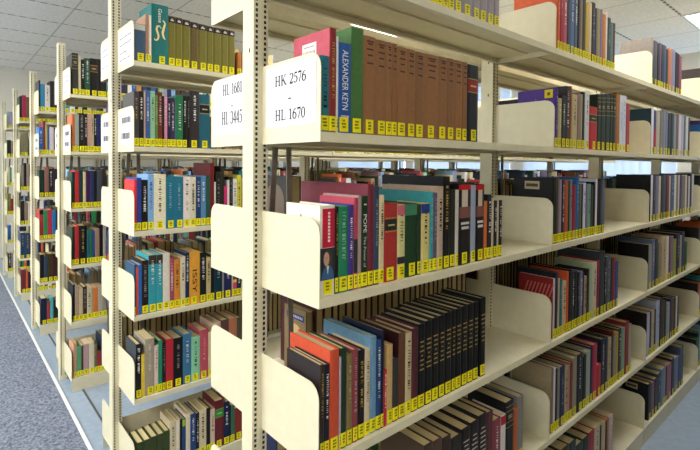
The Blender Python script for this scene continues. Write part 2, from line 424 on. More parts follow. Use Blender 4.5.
BOOKS = """
0 1 0|274 23.7 250 9a9098 !;297.6 22.6 250 9a9098 !;320.3 21.5 250 948a94 !;341.8 22.1 250 9a9098 !;363.9 20.8 250 9a9098 !;384.6 23.3 250 958c95 !;407.9 30 250 9a9098 !;438 43.9 250 988e98;481.9 32.8 250 9a9098;514.6 34 250 958c95;548.7 30.6 250 9a9098;579.2 26.7 250 988e98
0 1 1|942.6 17.3 268 d8602c t;959.9 21.1 240 a81828 t;981 28.7 240 c05068 tw;1009.7 22 240 3c444c;1031.7 30 240 5070a4 tw;1061.7 26.9 240 48607e tw;1088.7 15.7 240 141418;1104.3 23.9 240 847468;1128.2 24.4 240 44441c;1152.6 24.9 194 d0b020;1177.5 25.4 205 d0c098;1202.9 30.3 211 34302c t;1233.3 13.2 197 443c78 !;1246.5 31.4 200 968f58;1277.9 18.3 203 84749a;1296.2 32.7 191 c87828;1328.9 14.3 204 d8d4c8 !;1343.1 33.9 189 263c34 t;1377 24.7 177 547c7c;1401.8 18.1 179 64342c !
0 1 2|1851.3 20.6 210 8a8078 D !;1871.9 56.3 200 464a50;1928.1 36.2 197 18181a;1964.4 22.1 204 745478 !;1986.5 30 203 202024 !;2016.5 46 204 364c6c;2062.5 31.4 193 263c2c !;2093.9 56.4 203 c87848;2150.3 58.3 208 9090b0;2208.6 42.9 203 141418 !;2251.5 26.2 200 4c3430 !;2277.7 44.6 194 a85070 !
0 2 0|8.9 21 140 187888 tk;30 16.3 194 8c2a28 c=c04458 tg S1;46.3 4.6 181 d8d8dc;50.9 32.9 171 1858a0 W=ALEXANDER_KEYN;83.8 32.1 206 447434 n;115.9 33.1 196 94663a P;149 31.2 194 90643a P;180.2 16.7 194 94663a P;196.9 16.2 194 8c6036 P;213.1 29.9 191 94663a P;242.9 27.8 191 90643a P;270.7 30.9 190 8a6038 P;301.6 50 191 94663a P;351.6 32.7 192 90643a P;384.3 28.1 193 8a6038 P;412.3 32.3 193 94663a P;444.7 20.8 193 906238 P;465.5 47.7 191 20242c B=8c2a20
0 2 1|937.1 20.6 187 503090 S3 t;957.7 24.5 157 c0b478 t;982.3 28.7 169 30333a tw;1011 29.5 201 443c42 tw;1040.5 15 204 965228;1055.5 42.3 180 c4b484 tk;1097.8 27.7 188 92786f;1125.6 12.1 187 b0a880 !;1137.6 20.4 195 12141a;1158.1 37.6 201 d4d8dc tk;1195.7 69.9 153 c41824 B=1c3a2c;1265.6 31.8 202 1c3026 V;1297.4 42.1 205 1c3026 V;1339.5 43.5 210 1e3228 V;1383 29.8 213 1c3026 V;1412.9 30.5 214 1c3026 V;1443.4 41.8 225 a86c24;1485.1 26.8 221 d0d6e4 tb;1511.9 40.6 224 ccd2e2 tb;1552.4 42.9 196 a83430
0 2 2|1864.9 34.7 203 dcdce4 c=2a4a58;1899.6 35.4 197 344484 L=b03040;1935 51 196 bcb4a4;1986 45 200 847f62;2031 46.3 208 8482a4;2077.2 31.6 208 808c98 !;2108.8 48.5 201 26264f;2157.3 49.9 204 183624;2207.1 42.7 203 929caa !;2249.8 43.7 207 846460 !;2293.6 44.8 205 e0dce0 !;2338.4 46 203 c4bcdc !;2384.4 37.6 207 6c7c74 !;2422 48.1 210 dfe2e6 !;2470.2 29.5 203 38121e !
0 3 0|10 35.7 169 e8e2d0 R1;45.7 9.3 166 1a1a18 tg;55 24 165 0c8458 t;79 14.3 167 44368f tw;93.3 11.1 180 b84458 L=243430;104.4 9.1 184 ac8c8c;113.5 17.5 183 143a24 W=POPE;130.9 16.8 206 78283a;147.7 15.7 202 384660 t;163.5 14.6 183 d4c69a tk;178.1 40.3 164 ac2c24 B=1a2a20;218.4 24.4 160 d0c888 U=c06070 L=2c2438 tk;242.8 39.6 161 1c4428 U=3a7c5c;282.5 13.7 158 203c28;296.1 29.9 159 d4c478 U=283a80 tk;326 13 184 2c9ca4 t;339 14.3 182 645c74 t;353.3 22.5 196 c0a890 tk;375.8 25.1 219 141418 tg;400.9 22.2 187 28281f;423.1 13.8 186 c8c4bc;436.9 50.5 199 1e1a1c M;487.4 21.9 196 9aa4bc;509.4 38.1 197 1e1a1c M;547.4 14.5 153 d06a20;561.9 21.4 169 26282c tw;583.3 9.7 155 c8bca4;593 17.2 152 222226 tw;610.1 7.5 154 c4b8a0 !;617.6 17.6 152 1e1c1e tw
0 3 1|930.2 28.8 209 1a1a18 S2;958.9 14 207 5a5a40;972.9 21.3 202 9c84a4;994.2 18 202 242428 tw;1012.2 29.5 198 b45428;1041.7 11.2 197 20382c;1052.9 19 201 84888c tk;1071.9 27.1 184 a01834;1099 25.3 208 1568ac t;1124.4 22.6 186 666644;1147 8.2 185 202020 !;1155.1 24.9 189 c4ccec tb;1180 12.6 185 8c6870 !;1192.6 30 184 70a49c tk;1222.6 21.9 180 464634;1244.5 17.8 190 141414;1262.2 18 201 d8d8f0;1280.2 18.3 193 16161c;1298.5 23.2 197 28281c;1321.7 28.4 200 565c7c
0 3 2|1878.5 27.8 210 e0dce4 c=181818 !;1906.3 42.7 205 2c3456 t;1948.9 43.8 205 8482a4;1992.8 29.9 204 d8d0b4 !;2022.6 30.4 204 202024 !;2053 46.7 209 465664;2099.7 15.9 203 24284c !;2115.6 40.3 208 96283a;2155.9 16.4 203 d0c8b0 !;2172.3 67.1 208 4c6086 tw;2239.4 34.6 207 e0e0e4 !;2274 35.2 207 86845c !;2309.3 17.9 206 e0dcd8 !;2327.1 45.5 206 463674 !;2372.6 65.7 201 867c6c;2438.3 28.9 205 dedad4 !;2467.2 29.3 200 644834 !;2496.5 29.8 199 dcdcde !;2526.3 40.4 210 14141c !;2566.7 41.3 210 d8d4e4 !
0 4 0|12.5 10.4 177 3c3028 c=302828 tg;22.9 12.9 175 1a2030 tw;35.8 23.1 198 cc4c24;58.9 5 180 b4a0b4;64 14.3 195 1e3c28 c=3c4834;78.3 15.1 180 867040 t;93.4 15.4 185 8c3c46 t;108.8 17.4 179 18181c tg;126.2 15.6 176 ccbc9c tk;141.9 17.1 198 6896b4;159 14.6 188 24467c tw;173.6 7.1 205 1a2238;180.7 9.9 119 bc1c2c tw;190.6 17.4 169 c4a264;208 18.7 135 383838 k;226.7 21.8 186 643f28 c=38181e;248.5 20.4 181 c4b48a tk;269 21.7 186 562630;290.6 24.1 191 121318 G;314.7 25.2 193 121318 G;339.9 24.5 195 14151a G;364.3 24.4 195 121318 G;388.7 25.5 197 14151a G;414.3 16.1 198 121318 G;430.4 24.7 198 121318 G;455.1 25.5 199 14151a G;480.6 25.3 200 121318 G;505.9 22.4 200 121318 G;537 24.6 205 14151a G
0 4 1|944.9 11.7 193 d0c4c0 c=8c1c1e S4;956.6 21 210 26264a c=121416;977.5 12 188 c4b490;989.6 20.9 183 267080 t;1010.4 28.6 173 ccb88c tk;1039.1 16.5 201 d4561c;1055.6 25.2 206 161618;1080.7 19.4 195 364048 tw;1100.1 23.7 192 282220;1123.9 20.1 186 181618 t;1144 24.6 186 747ca4 tw;1168.6 8.3 179 181818 !;1176.9 25.3 164 ac947c tk;1202.2 22.3 185 2c1c1c;1224.5 24.5 199 a8bc98;1249 41.3 203 ccc4ac tk;1290.3 23 205 98143a;1313.3 47.3 235 343e48;1360.6 19.4 192 1c2024 tw;1380 44.7 209 565c6c t;1424.7 15.2 195 1c343c !;1439.9 31 193 942c28;1470.9 31.7 174 3454a4
0 4 2|1868.5 44.3 201 96968c c=1c1a18;1912.8 42.7 219 64749a tw;1955.5 43.8 215 262c4c;1999.4 22.4 197 548454 !;2021.7 38 194 b48674 tk !;2059.7 70.6 219 c4b48c tk;2130.2 40.5 212 dcdcd8;2170.7 24.8 208 8c2038 !;2195.5 50.6 206 7c7c98;2246.1 52.1 186 a4a42c !;2298.2 62.7 211 282834 tw;2360.9 36.8 195 a8a4b4 !;2397.8 47.1 212 363656 !;2444.9 54.2 150 186440 !
0 5 0|315.4 32.6 209 4a3a2c !;348 34 206 5a4030 !;382 35.4 200 3a2c28 !;417.3 43.2 186 2c2420 !;460.5 38.8 192 241c1c E;499.3 36.4 195 241c1c E;535.7 38.4 200 241c1c E;574.1 30.1 195 5c2c34;604.2 40.3 162 8c3c48 tw;644.4 26 162 dcd0cc U=b02034;670.5 43.1 190 1a1c20 V;713.6 22.3 157 c05c1c;735.9 31.5 185 84807c
0 5 1|943.8 13.8 210 8c7474 c=9a8a68;957.6 13.9 206 dcd4d0;971.5 14.8 199 181a20;986.3 17.2 198 84847c;1003.5 36.6 196 262f54 t;1040.1 22.5 189 b4a084 tk;1062.6 15.3 186 b08c64;1077.9 23.3 189 842c3c;1101.1 31.7 199 949078;1132.9 49.2 201 1a1e2c tw;1182.1 29.6 184 141a18;1211.7 34.7 194 a4a89c;1246.4 22.2 200 24284c;1268.6 38.2 203 bc2848;1306.8 38.4 117 c42428;1345.1 35.6 205 262c3c tw;1380.7 29.6 200 222a4a;1410.3 35.3 193 b4a484 tk;1445.7 20.6 212 561e26;1466.3 26.2 187 869684;1492.5 26.7 197 c49c2c;1519.2 32.7 203 20303c tw;1551.9 39.1 199 84a48c;1591.1 46.1 215 941e28;1637.1 29.5 197 b4b498
0 5 2|1864 41.3 196 bcbcdc c=2c2622;1905.3 21 192 242428 !;1926.3 42.9 197 c4b494 tk;1969.2 21.9 193 301c20 !;1991.1 53.7 226 b4bcdc tb;2044.8 52.4 230 2c1216;2097.2 23.6 211 5c5030 !;2120.8 32 206 141418 !;2152.8 57.5 185 9ca4a4 tw;2210.3 33.7 199 3c2c58 !;2244.1 34.4 193 744c3c !;2278.5 35.1 192 34381c !;2313.5 26.7 191 dcdcdc !;2340.3 27.1 186 1c3424 !
0 6 1|911 54.4 215 3c3024 !;965.4 57.1 215 26302a !;1022.6 60.1 218 442c28 !;1082.6 55.1 215 2c3430 !;1137.8 57.7 186 24402c !;1195.5 51.7 188 1c2424 !;1247.2 49.3 190 a42030 !;1296.5 51.2 194 c8b894 tk !;1347.7 14.3 178 242c48 !;1362 39.9 185 c0ac80 !;1402 13.9 174 202020 !;1415.9 20.1 181 b46c3c !;1436 44.3 185 ccb4b0 tw
0 6 2|1904.6 39.3 166 1c1e22 S2 !;1943.9 46.2 159 7c6478 !;1990.1 49 163 482038 !;2039 58.2 173 284e5e tw;2097.3 70 180 7e8ea6;2167.3 16.3 170 1c1c22 !;2183.6 75.3 175 ac667c;2258.9 52.1 185 20284a !;2311 71.8 175 7c849c;2382.8 37 167 36468c !;2419.8 58.8 205 526080
1 1 0|2.1 42.9 133 405c78 U=b8b8b0;45 11.8 174 ac8468;56.8 8.8 173 e4dccc !;65.6 61.3 218 0c7674 Z;126.9 26.1 186 78721a O;153 26.6 186 78721a O;179.7 31.1 184 78721a O;210.8 31.8 181 685828 O;242.6 34.6 180 78721a O;277.2 27.1 179 78721a O;304.3 34.1 179 78721a O;338.4 30.5 180 78721a O;368.9 28.9 180 78721a O;409.1 18.2 97 b46c18 !
1 2 0|-0.9 22.7 197 464444 tg;21.7 17.2 199 1a1a1c tw;39 5.2 197 d8a890 !;44.2 17.5 205 34669e tw;61.7 16 204 92c49c tk;77.6 10.8 191 66863a t;88.4 16.3 203 74341c tw;104.7 6.2 190 141414 !;110.9 12.1 187 d484a4 tw;123 13 184 242446 tw;136 15 186 462858 tw;151.1 5.7 191 2a7a70 !;156.7 24.9 199 107c4c tw;181.6 15.5 198 161616 tw;197.1 11.8 199 1a1818 t;208.9 38 220 363034 tw;246.9 43.2 212 166476 B=14181c
1 3 0|0.1 14.2 185 dc1420;14.3 15.4 192 24449c;29.8 22.6 184 141414 tw;52.4 21.3 204 84b4e4 tb;73.7 43.6 204 e6debe tk;117.3 32.2 194 107690 t;149.5 34.1 194 107690 t;183.6 27.5 194 e6dad4 tk;211 22 193 dcd4b4 tk;233 20.3 193 244474 tw;253.3 20.6 197 548cbc tw;273.8 16.7 193 245c4c;290.5 18.2 248 761c1e;308.7 7.2 172 d8d4c4 !;315.9 21.5 212 26241c t;337.4 14.4 236 302c20;351.8 14.1 155 d4146f !;365.9 8.9 179 e0dcd4 !;374.8 15.7 191 1c1a1a t;390.4 18.1 183 e4e0dc tk;408.5 20.6 199 d4cc0c tk
1 4 0|3.5 6.8 184 1c5070 !;10.3 8.6 173 dc5024 !;18.9 12.1 182 1868c0;31 22.8 195 281e16 t;53.7 29.3 212 249cac U=38302c tw;83 23 211 249cac U=38302c tw;106 26 212 dcd4c4;132 15.1 193 a44464 tw;147.1 24.9 184 d48614 tk;172 19.5 192 d4ccac tk;191.4 15.8 205 123058 tw;207.2 42.3 205 dc9c0c W=PASSE k;249.4 26.8 198 182020 tw;276.3 18.9 175 c4b07c tk;295.2 14.9 157 101418 !;310 34.6 179 083848 tw;344.6 6.6 158 988c90 !;351.1 35.6 166 262c5c tw;386.7 4.5 149 c0b8a8 !;391.2 18.2 69 dc446c U=e0d020 !;409.4 20.7 141 24344f tw
1 5 0|9.7 19 198 18181e c=3c4248 tw;28.7 12.2 157 e4c414 !;40.9 33.8 209 a49884 t;74.7 14.5 178 d4c4bc tr;89.2 14.7 193 0c8c64;103.9 13 182 26121e t;116.9 28.2 190 bc1830;145.1 36.6 187 141418 t;181.7 33.6 194 34749c tw;215.3 34.4 174 84cca4 tk;249.7 35.3 194 bc4c5c t;285 21.2 181 d4c49c;306.2 32.4 210 c8a890;338.6 35.4 215 5c4038;374 36.3 214 b06c4c;410.3 23.1 210 4a4c38
1 6 0|12.5 24.4 140 3a4820 !;36.9 24.8 141 3a4820 !;61.8 25.3 143 384620 !;87.1 24 144 3a4820 !;111 20.6 147 384620 !;131.7 24.8 177 d0c09c tk;156.4 13.5 172 e0d4bc !;170 9.8 171 161618 !;179.7 13.8 168 244a7c U=98b030 !;193.5 17.9 182 d4c8ac;211.4 22.2 176 24447f tw;233.6 14.3 172 18181c tw !;247.9 29.1 179 d4c49c tk;277 16.9 177 161818;293.9 19.2 167 d4b8a0 tk;313.2 39.3 194 681e26 B=189038;352.4 25.4 176 1a224c tw;377.9 5.9 159 202020 !;383.7 18.2 153 366c54;401.9 34.7 134 86281e
2 1 0|11.4 30.4 220 383832 V;41.8 11.8 207 c8bc98 !;53.6 19.1 190 181614 tw !;72.7 24.1 201 185640 tw;96.8 39.2 204 14100f B=4a3020;136 19.9 205 1a1012 !;155.9 20.1 104 1e1416 !
2 2 0|10.1 14 199 c46c2c !;24.1 18.8 200 9ca49c !;42.9 26.2 207 282220 t;69.1 14.4 204 1a1816 tw !;83.5 17 205 c49484 !;100.5 14.7 206 b4a484 tk !;115.2 14.8 207 141414 tw !;130 19.9 209 1a2866 !;149.9 25.2 199 a0a49c
2 3 0|8.7 14 195 12382a !;22.8 18.9 201 c41c2c !;41.6 19.1 206 183832 !;60.7 14.4 195 d4c49c !;75.1 21.8 201 461c4c;96.9 17.2 200 263668 !;114.1 14.8 200 141414 !;128.9 25 200 464a56;153.9 20.2 211 34281c !
2 4 0|7.4 14.1 206 203428 !;21.4 18.9 208 bc1c24;40.4 38.4 209 161618 tg;78.8 14.6 184 186474 !;93.4 14.7 183 166c44 !;108.1 9.9 176 3040a0 !;117.9 22.4 186 9c7e66;140.3 17.6 206 181414 !;157.9 17.8 205 a49c9c !
2 5 0|10.7 9.4 199 14202c !;20.1 19 186 b4947c !;39.1 19.1 172 c4b494 !;58.2 19.3 180 46261c t !;77.6 24.5 171 c4bc9c tk;102 7.4 167 b09468 !;109.4 22.4 166 d4741c !;131.8 25.1 168 aca494;156.9 20.4 163 8c8474 !
2 6 0|11.7 16.6 184 c49474 !;28.3 21.5 164 54a474 !;49.8 9.6 164 5c3c34 !;59.4 26.7 167 b49494;86.1 27.1 171 d4c8ac;113.3 14.9 159 6c6c44 !;128.2 17.6 110 ac2434 !;145.8 20.3 196 26365a !
3 1 0|0.6 14.8 216 2e363e !;15.4 26.9 190 268cb4 !;42.2 30.2 186 dcd4cc tk !;72.4 21.4 218 2a2428 !;93.8 21.5 220 44343c !
3 2 0|0 28.6 190 2474c4 tw !;28.6 15 234 862c3c !;43.6 10.9 207 d0bc20 !;54.5 13.3 193 2468b4 !;67.8 27.5 194 e4d4d4 !;95.3 21.6 189 2c2024 !
3 3 0|3.1 32.9 191 183428 !;36 27.2 206 96665c !;63.2 24.4 199 24202a tw !;87.6 27.8 199 342438 !
3 4 0|4.4 23.9 213 b8302c U=16181c !;28.3 24.8 204 168c54 !;53.1 26.9 210 bc2440 !;79.9 24.7 201 2478b4 !;104.6 12.4 207 302c30 !
3 5 0|5.7 24 197 241c20 !;29.7 21.8 179 364c64 !;51.5 33.1 198 463820 !;84.5 27.9 194 44181c !
3 6 0|10 36.2 186 182844;46.2 21.4 158 a43c3c !;67.6 18.5 183 3cb0b8 !;86.1 28 165 2c2c2c !
4 1 0|4.5 18.1 219 183c2c !;22.6 29.2 229 ac1c4c !;51.8 25.8 215 745040 !
4 2 0|6.3 29.1 198 8a8264 !;35.3 33 209 827a5c !
4 3 0|8 25.5 221 948c78 !;33.5 18.3 239 1c1a18 !;51.9 25.9 230 a08878 !
4 4 0|6.2 29.2 207 2c3028 !;35.3 25.8 188 8c7464 !;61.1 22.3 196 c8c0b4 !
4 5 0|4.3 32.9 228 26466a tg !;37.2 40.7 225 26466a tg !
4 6 0|6.1 36.7 204 742c2c !;42.7 14.8 190 dc5c2c !;57.5 26 178 3c2430 !
"""
# ------------------------------------------------------------------ books
YEL = lin('e8de0c'); INKC = lin('2a2408'); CREAM = 'd0bd8c'
TCOL = dict(k='201c18', w='dcdcd4', g='b89848', b='24449c', r='b01c1c')
def spine_profile(w, b=None):
    b = min(.0018, w * .14) if b is None else b
    return [(-b, -w/2), (0, -w*.30), (0, w*.30), (-b, w/2)]
def on_spine(m, y0, y1, z0, z1, w, col, off=.0003, mi=0):
    """patch that follows the spine from y0 to y1 (book-local), lifted by off"""
    pr = spine_profile(w); b = -pr[0][0]
    def px(y):
        a = abs(y); return 0 if a <= w*.30 else -b * (a - w*.30) / (w*.20)
    ys = [y0] + [q for q in (-w*.30, w*.30) if y0 < q < y1] + [y1]
    for a, c in zip(ys[:-1], ys[1:]):
        m.poly([(px(a)+off, a, z0), (px(c)+off, c, z0), (px(c)+off, c, z1), (px(a)+off, a, z1)], mi, col)
def book_parts(w, h, d, hexc, op, rnd):
    """returns {part: MB}; spine at x = 0 facing +x, covers at y = +-w/2, base at z = 0"""
    ops = op.split(); fl = set(x for x in ops if len(x) == 1)
    get = lambda k: next((x[2:] for x in ops if x.startswith(k + '=')), None)
    c = lin(hexc); side = lin(get('c')) if get('c') else c
    tone = lambda q: [(x * .9 + .1 * (.3*q[0] + .6*q[1] + .1*q[2])) ** 1.06 for x in q]
    c = tone(c); side = tone(side)
    t = min(.0026, w * .12); back = -d
    out = {}
    m = MB(); pr = spine_profile(w)
    # covers: outer loop (spine profile + boards) and inner loop, as a U-shaped channel
    outer = [(back, -w/2)] + pr + [(back, w/2)]
    inner = [(back, w/2 - t), (-.004, w/2 - t), (-.004, -w/2 + t), (back, -w/2 + t)]
    ring = outer + inner; n = len(ring)
    for k in range(n):
        a, b_ = ring[k], ring[(k+1) % n]
        colr = side if k in (0, 4) else c
        m.poly([(a[0], a[1], 0), (b_[0], b_[1], 0), (b_[0], b_[1], h), (a[0], a[1], h)], 0, colr)
    def cap(z, flip):
        quads = [[outer[0], outer[1], inner[2], inner[3]], [outer[1], outer[2], outer[3], outer[4], inner[1], inner[2]], [outer[4], outer[5], inner[0], inner[1]]]
        for q, colr in zip(quads, (side, c, side)):
            p = [(a[0], a[1], z) for a in q]; m.poly(p[::-1] if flip else p, 0, colr)
    cap(h, False); cap(0, True)
    out['cover'] = m
    pm = MB(); ins = .0025 if w > .012 else .001
    pc = lin(CREAM) if 'D' not in fl else lin('8c8474'); k = rnd.uniform(.72, 1.05); pc = [x * k for x in pc]
    pm.box(back + ins, -.0042, -w/2 + t + .0001, w/2 - t - .0001, ins, h - ins * 1.4, 0, pc)
    out['page_block'] = pm
    lm = MB()
    if 'nolabel' not in ops and not (w < .012 and rnd.random() < .15):
        lw = min(w * rnd.choice((.98, .98, .9, .8)), .021); lh = .0275; z0 = .003; y0 = -lw/2 if w < .024 else -lw/2 + (rnd.uniform(-.2, .25)) * (w - lw)
        y1 = y0 + lw
        on_spine(lm, y0, y1, z0, z0 + lh, w, YEL, .0004)
        rows = 3
        for r in range(rows):
            zz = z0 + lh * (.70 - r * .22); a = y0 + lw * rnd.uniform(.22, .34); b_ = y1 - lw * rnd.uniform(.22, .36)
            q = a
            while q < b_ - .0006:
                ww = min(rnd.uniform(.0012, .0026), b_ - q); on_spine(lm, q, q + ww, zz, zz + lh * .13, w, INKC, .0006); q += ww + .0007
        out['call_number_label'] = lm
    sm = MB()
    tk = next((x for x in ops if x[0] == 't' and len(x) <= 2), None)
    if tk:
        colr = lin(TCOL[tk[1]]) if len(tk) == 2 else [min(1, x * 1.0 + .22) for x in c]
        if len(tk) == 1 and sum(c) > 1.2: colr = [x * .35 for x in c]
        # vertical run of small dashes standing for the spine writing
        gh = min(w * .42, .010); z = h * rnd.uniform(.86, .94); end = h * rnd.uniform(.32, .5)
        while z > end:
            if rnd.random() < .14: z -= gh * .6; continue
            g = gh * rnd.uniform(.35, .6); hh = gh * rnd.uniform(.6, 1)
            on_spine(sm, -hh/2, hh/2, z - g * .35, z, w, colr, .0005)
            if rnd.random() < .7: on_spine(sm, (-hh/2 if rnd.random() < .5 else hh*.3), (-hh*.3 if rnd.random() < .5 else hh/2) if False else hh/2, z - g, z - g * .35, w, colr, .0005)
            z -= g + gh * .22
    if get('B'):
        bc = lin(get('B')); on_spine(sm, -w*.46, w*.46, h*.66, h*.80, w, bc, .0004)
        for zz in (.645, .815): on_spine(sm, -w*.46, w*.46, h*zz - .0012, h*zz + .0012, w, lin('a88a48'), .0005)
        on_spine(sm, -w*.25, w*.25, h*.715, h*.735, w, lin('c8b070'), .0006)
    if get('U'): on_spine(sm, -w*.49, w*.49, h*(.86 if len(hexc) and 'tk' in ops else .84), h - .001, w, lin(get('U')), .0004)
    if get('L'): on_spine(sm, -w*.49, w*.49, .033, h*(.3 if 'U=' in op else .55), w, lin(get('L')), .0004)
    if 'P' in fl or 'O' in fl:
        if 'O' in fl:
            on_spine(sm, -w*.49, w*.49, h*.87, h*.985, w, lin('2c2028'), .0004); on_spine(sm, -w*.2, w*.25, h*.90, h*.93, w, lin('c8c0b8'), .0006); on_spine(sm, -w*.1, w*.12, h*.935, h*.95, w, lin('c8c0b8'), .0006)
        else:
            for zz, hw in ((.94, .28), (.915, .2), (.86, .3), (.80, .22), (.72, .26)): on_spine(sm, -w*hw, w*hw, h*zz, h*zz + .003, w, lin('46281a'), .0005)
    if 'G' in fl or 'E' in fl:
        gc = lin('b49a58') if 'G' in fl else lin('cfcabc'); nrow = 7 if 'G' in fl else 11
        for r in range(nrow):
            zz = h * (.78 - r * (.055 if 'G' in fl else .06)) + (.04*h if 'E' in fl else 0); hw = rnd.uniform(.2, .36)
            if r in (3,) and 'G' in fl: hw = .12
            on_spine(sm, -w*hw, w*hw, zz, zz + .0028, w, gc, .0005)
    if 'V' in fl:
        for zz in (.62, .70, .86, .93): on_spine(sm, -w*.48, w*.48, h*zz, h*zz + .0016, w, lin('a89050'), .0005)
        for zz in (.78, .75): on_spine(sm, -w*.25, w*.25, h*zz, h*zz + .003, w, lin('b8a470'), .0005)
    if 'M' in fl:
        on_spine(sm, -w*.49, w*.49, h*.93, h - .001, w, lin('b8141c'), .0004); on_spine(sm, -w*.3, w*.2, h*.72, h*.93, w, lin('c8b8a8'), .0004)
        on_spine(sm, -w*.45, w*.45, h*.58, h*.72, w, lin('7c5048'), .0004); on_spine(sm, -w*.34, w*.34, h*.50, h*.53, w, lin('d0ccc8'), .0005); on_spine(sm, -w*.3, w*.3, h*.44, h*.475, w, lin('d0ccc8'), .0005)
    if 'Z' in fl:   # large cream flourishes, like an s and a bracket
        cr = lin('e8dca0')
        def rib(pts):
            for (y0, z0, w0), (y1, z1, w1) in zip(pts[:-1], pts[1:]):
                dy, dz = y1-y0, z1-z0; l = math.hypot(dy, dz); ny, nz = -dz/l, dy/l
                sm.poly([(.0006, y0+ny*w0, z0+nz*w0), (.0006, y1+ny*w1, z1+nz*w1), (.0006, y1-ny*w1, z1-nz*w1), (.0006, y0-ny*w0, z0-nz*w0)], 0, cr)
        s_ = [(.010, .150, .0012), (.004, .158, .002), (-.004, .156, .0032), (-.007, .145, .0036), (-.003, .133, .0038), (.001, .120, .0036), (-.003, .107, .003), (-.011, .103, .002), (-.015, .110, .0012)]
        rib([(y - .006, z - .018, k) for y, z, k in s_])
        rib([(y + .0, z - .008, k) for y, z, k in [(.009, .170, .0012), (.014, .168, .0026), (.018, .160, .003), (.012, .138, .0042), (.009, .124, .0042), (.013, .108, .0034), (.019, .102, .0016)]])
    if sm.f: out['spine_title'] = sm
    cm = MB(); yy = -w/2 - .0003
    def side_rect(x0, x1, z0, z1, col, off=0): cm.poly([(x0, yy - off, z0), (x1, yy - off, z0), (x1, yy - off, z1), (x0, yy - off, z1)], 0, lin(col))
    if 'S1' in ops:
        side_rect(-.088, -.042, h - .052, h - .018, 'e4e0dc')
        for k in range(9): side_rect(-.084 + k*.0045, -.0815 + k*.0045, h - .042, h - .033, '8a7070', .0002)
        side_rect(-.083, -.048, h - .026, h - .024, '8a8080', .0002)
    if 'S2' in ops:
        side_rect(-.095, -.045, h - .038, h - .012, 'b4a88c'); side_rect(-.090, -.050, h - .030, h - .020, '50402c', .0002)
    if 'S3' in ops:
        side_rect(-.036, -.010, h - .030, h - .004, 'd4c414'); side_rect(-.028, -.018, h - .022, h - .012, '6a5c18', .0002)
        for k, x in enumerate((-.075, -.055, -.045)): cm.poly([(x, yy, .05), (x + .014, yy, .05), (x + .010, yy, h - .028 - .01*k)], 0, lin('d8d0c4'))
    if 'S4' in ops:
        for k in range(8): cm.poly([(-.10 + k*.012, yy, h - .06), (-.096 + k*.012, yy, h - .06), (-.082 + k*.012, yy, h - .02), (-.087 + k*.012, yy, h - .02)], 0, lin('c0685c'))
    if 'R1' in ops:   # white jacket with publisher's mark
        side_rect(-.064, -.059, h - .030, h - .020, '807c74'); side_rect(-.078, -.045, h - .038, h - .036, 'a8a498')
    if cm.f: out['cover_print'] = cm
    if 'R1' in ops:
        q = MB(); a, b_ = -w*.36, w*.49
        on_spine(q, a, b_, h*.535, h*.965, w, lin('c01c3c'), .0004)
        for r in range(9): on_spine(q, w*.0, w*.14, h*(.90 - r*.038), h*(.915 - r*.038) + .002, w, lin('e8d8d0'), .0006)
        out['title_panel'] = q
        q = MB(); z0, z1 = .030, h*.53; on_spine(q, -w*.49, w*.49, z0, z1, w, lin('2c3036'), .0005)
        def blob(cy, cz, ry, rz, col, off, n=16, a0=0, a1=360):
            q.poly([(off, cy + ry*math.cos(math.radians(a0 + (a1-a0)*k/n)), cz + rz*math.sin(math.radians(a0 + (a1-a0)*k/n))) for k in range(n + (0 if a1-a0 == 360 else 1))], 0, lin(col))
        hh = z1 - z0
        blob(-w*.06, z0 + hh*.68, w*.28, hh*.27, '4a3a30', .0008)            # hair
        blob(-w*.10, z0 + hh*.66, w*.19, hh*.22, 'c49a84', .0010)         # face
        blob(0, z0 + hh*.02, w*.42, hh*.44, '34608c', .0009, 14, 0, 180)   # blue coat
        q.poly([(.0011, -w*.09, z0 + hh*.44), (.0011, w*.07, z0 + hh*.44), (.0011, -w*.01, z0 + hh*.16)], 0, lin('d8d4cc'))
        blob(-w*.17, z0 + hh*.70, w*.022, hh*.018, '2c201c', .0012, 8); blob(-w*.03, z0 + hh*.70, w*.022, hh*.018, '2c201c', .0012, 8)
        out['portrait'] = q
    return out
PMAT = dict(cover=M_COVER, page_block=M_PAGE)

# colour words
PAL = {'black':'141416','charcoal':'3a3a3e','grey':'8c8c8c','pale grey':'b8b8bc','white':'e2e0de','cream':'d6caa4','tan':'b89c74','brown':'744a2c','dark brown':'33241c',
 'maroon':'5a2028','dark red':'8c2426','red':'c02028','pink':'d4709a','rose':'b85464','orange':'d46424','ochre':'c48830','yellow':'d8c41c','olive':'72701c','dark olive':'46441e',
 'dark green':'1c3a28','green':'2a8a4c','pale green':'90bc98','teal':'167880','pale teal':'74a8a0','cyan':'249cac','light blue':'80b0dc','blue':'2c64ac','steel blue':'54709a','slate blue':'3c4c64',
 'navy':'20284e','purple':'4c3078','lavender':'9a90b0','mauve':'927078','dark slate':'26303a'}
def cname(h):
    a = [int(h[i:i+2], 16) for i in (0, 2, 4)]
    return min(PAL, key=lambda k: sum((x - int(PAL[k][i*2:i*2+2], 16))**2 * wt for i, (x, wt) in enumerate(zip(a, (1, 1.2, 1)))))
ORDN = ['first','second','third','fourth','fifth','sixth','seventh','eighth','ninth','tenth','eleventh','twelfth','thirteenth','fourteenth','fifteenth','sixteenth','seventeenth','eighteenth','nineteenth','twentieth']
ORDN += ['twenty-' + x for x in ORDN[:9]] + ['thirtieth', 'thirty-first', 'thirty-second']
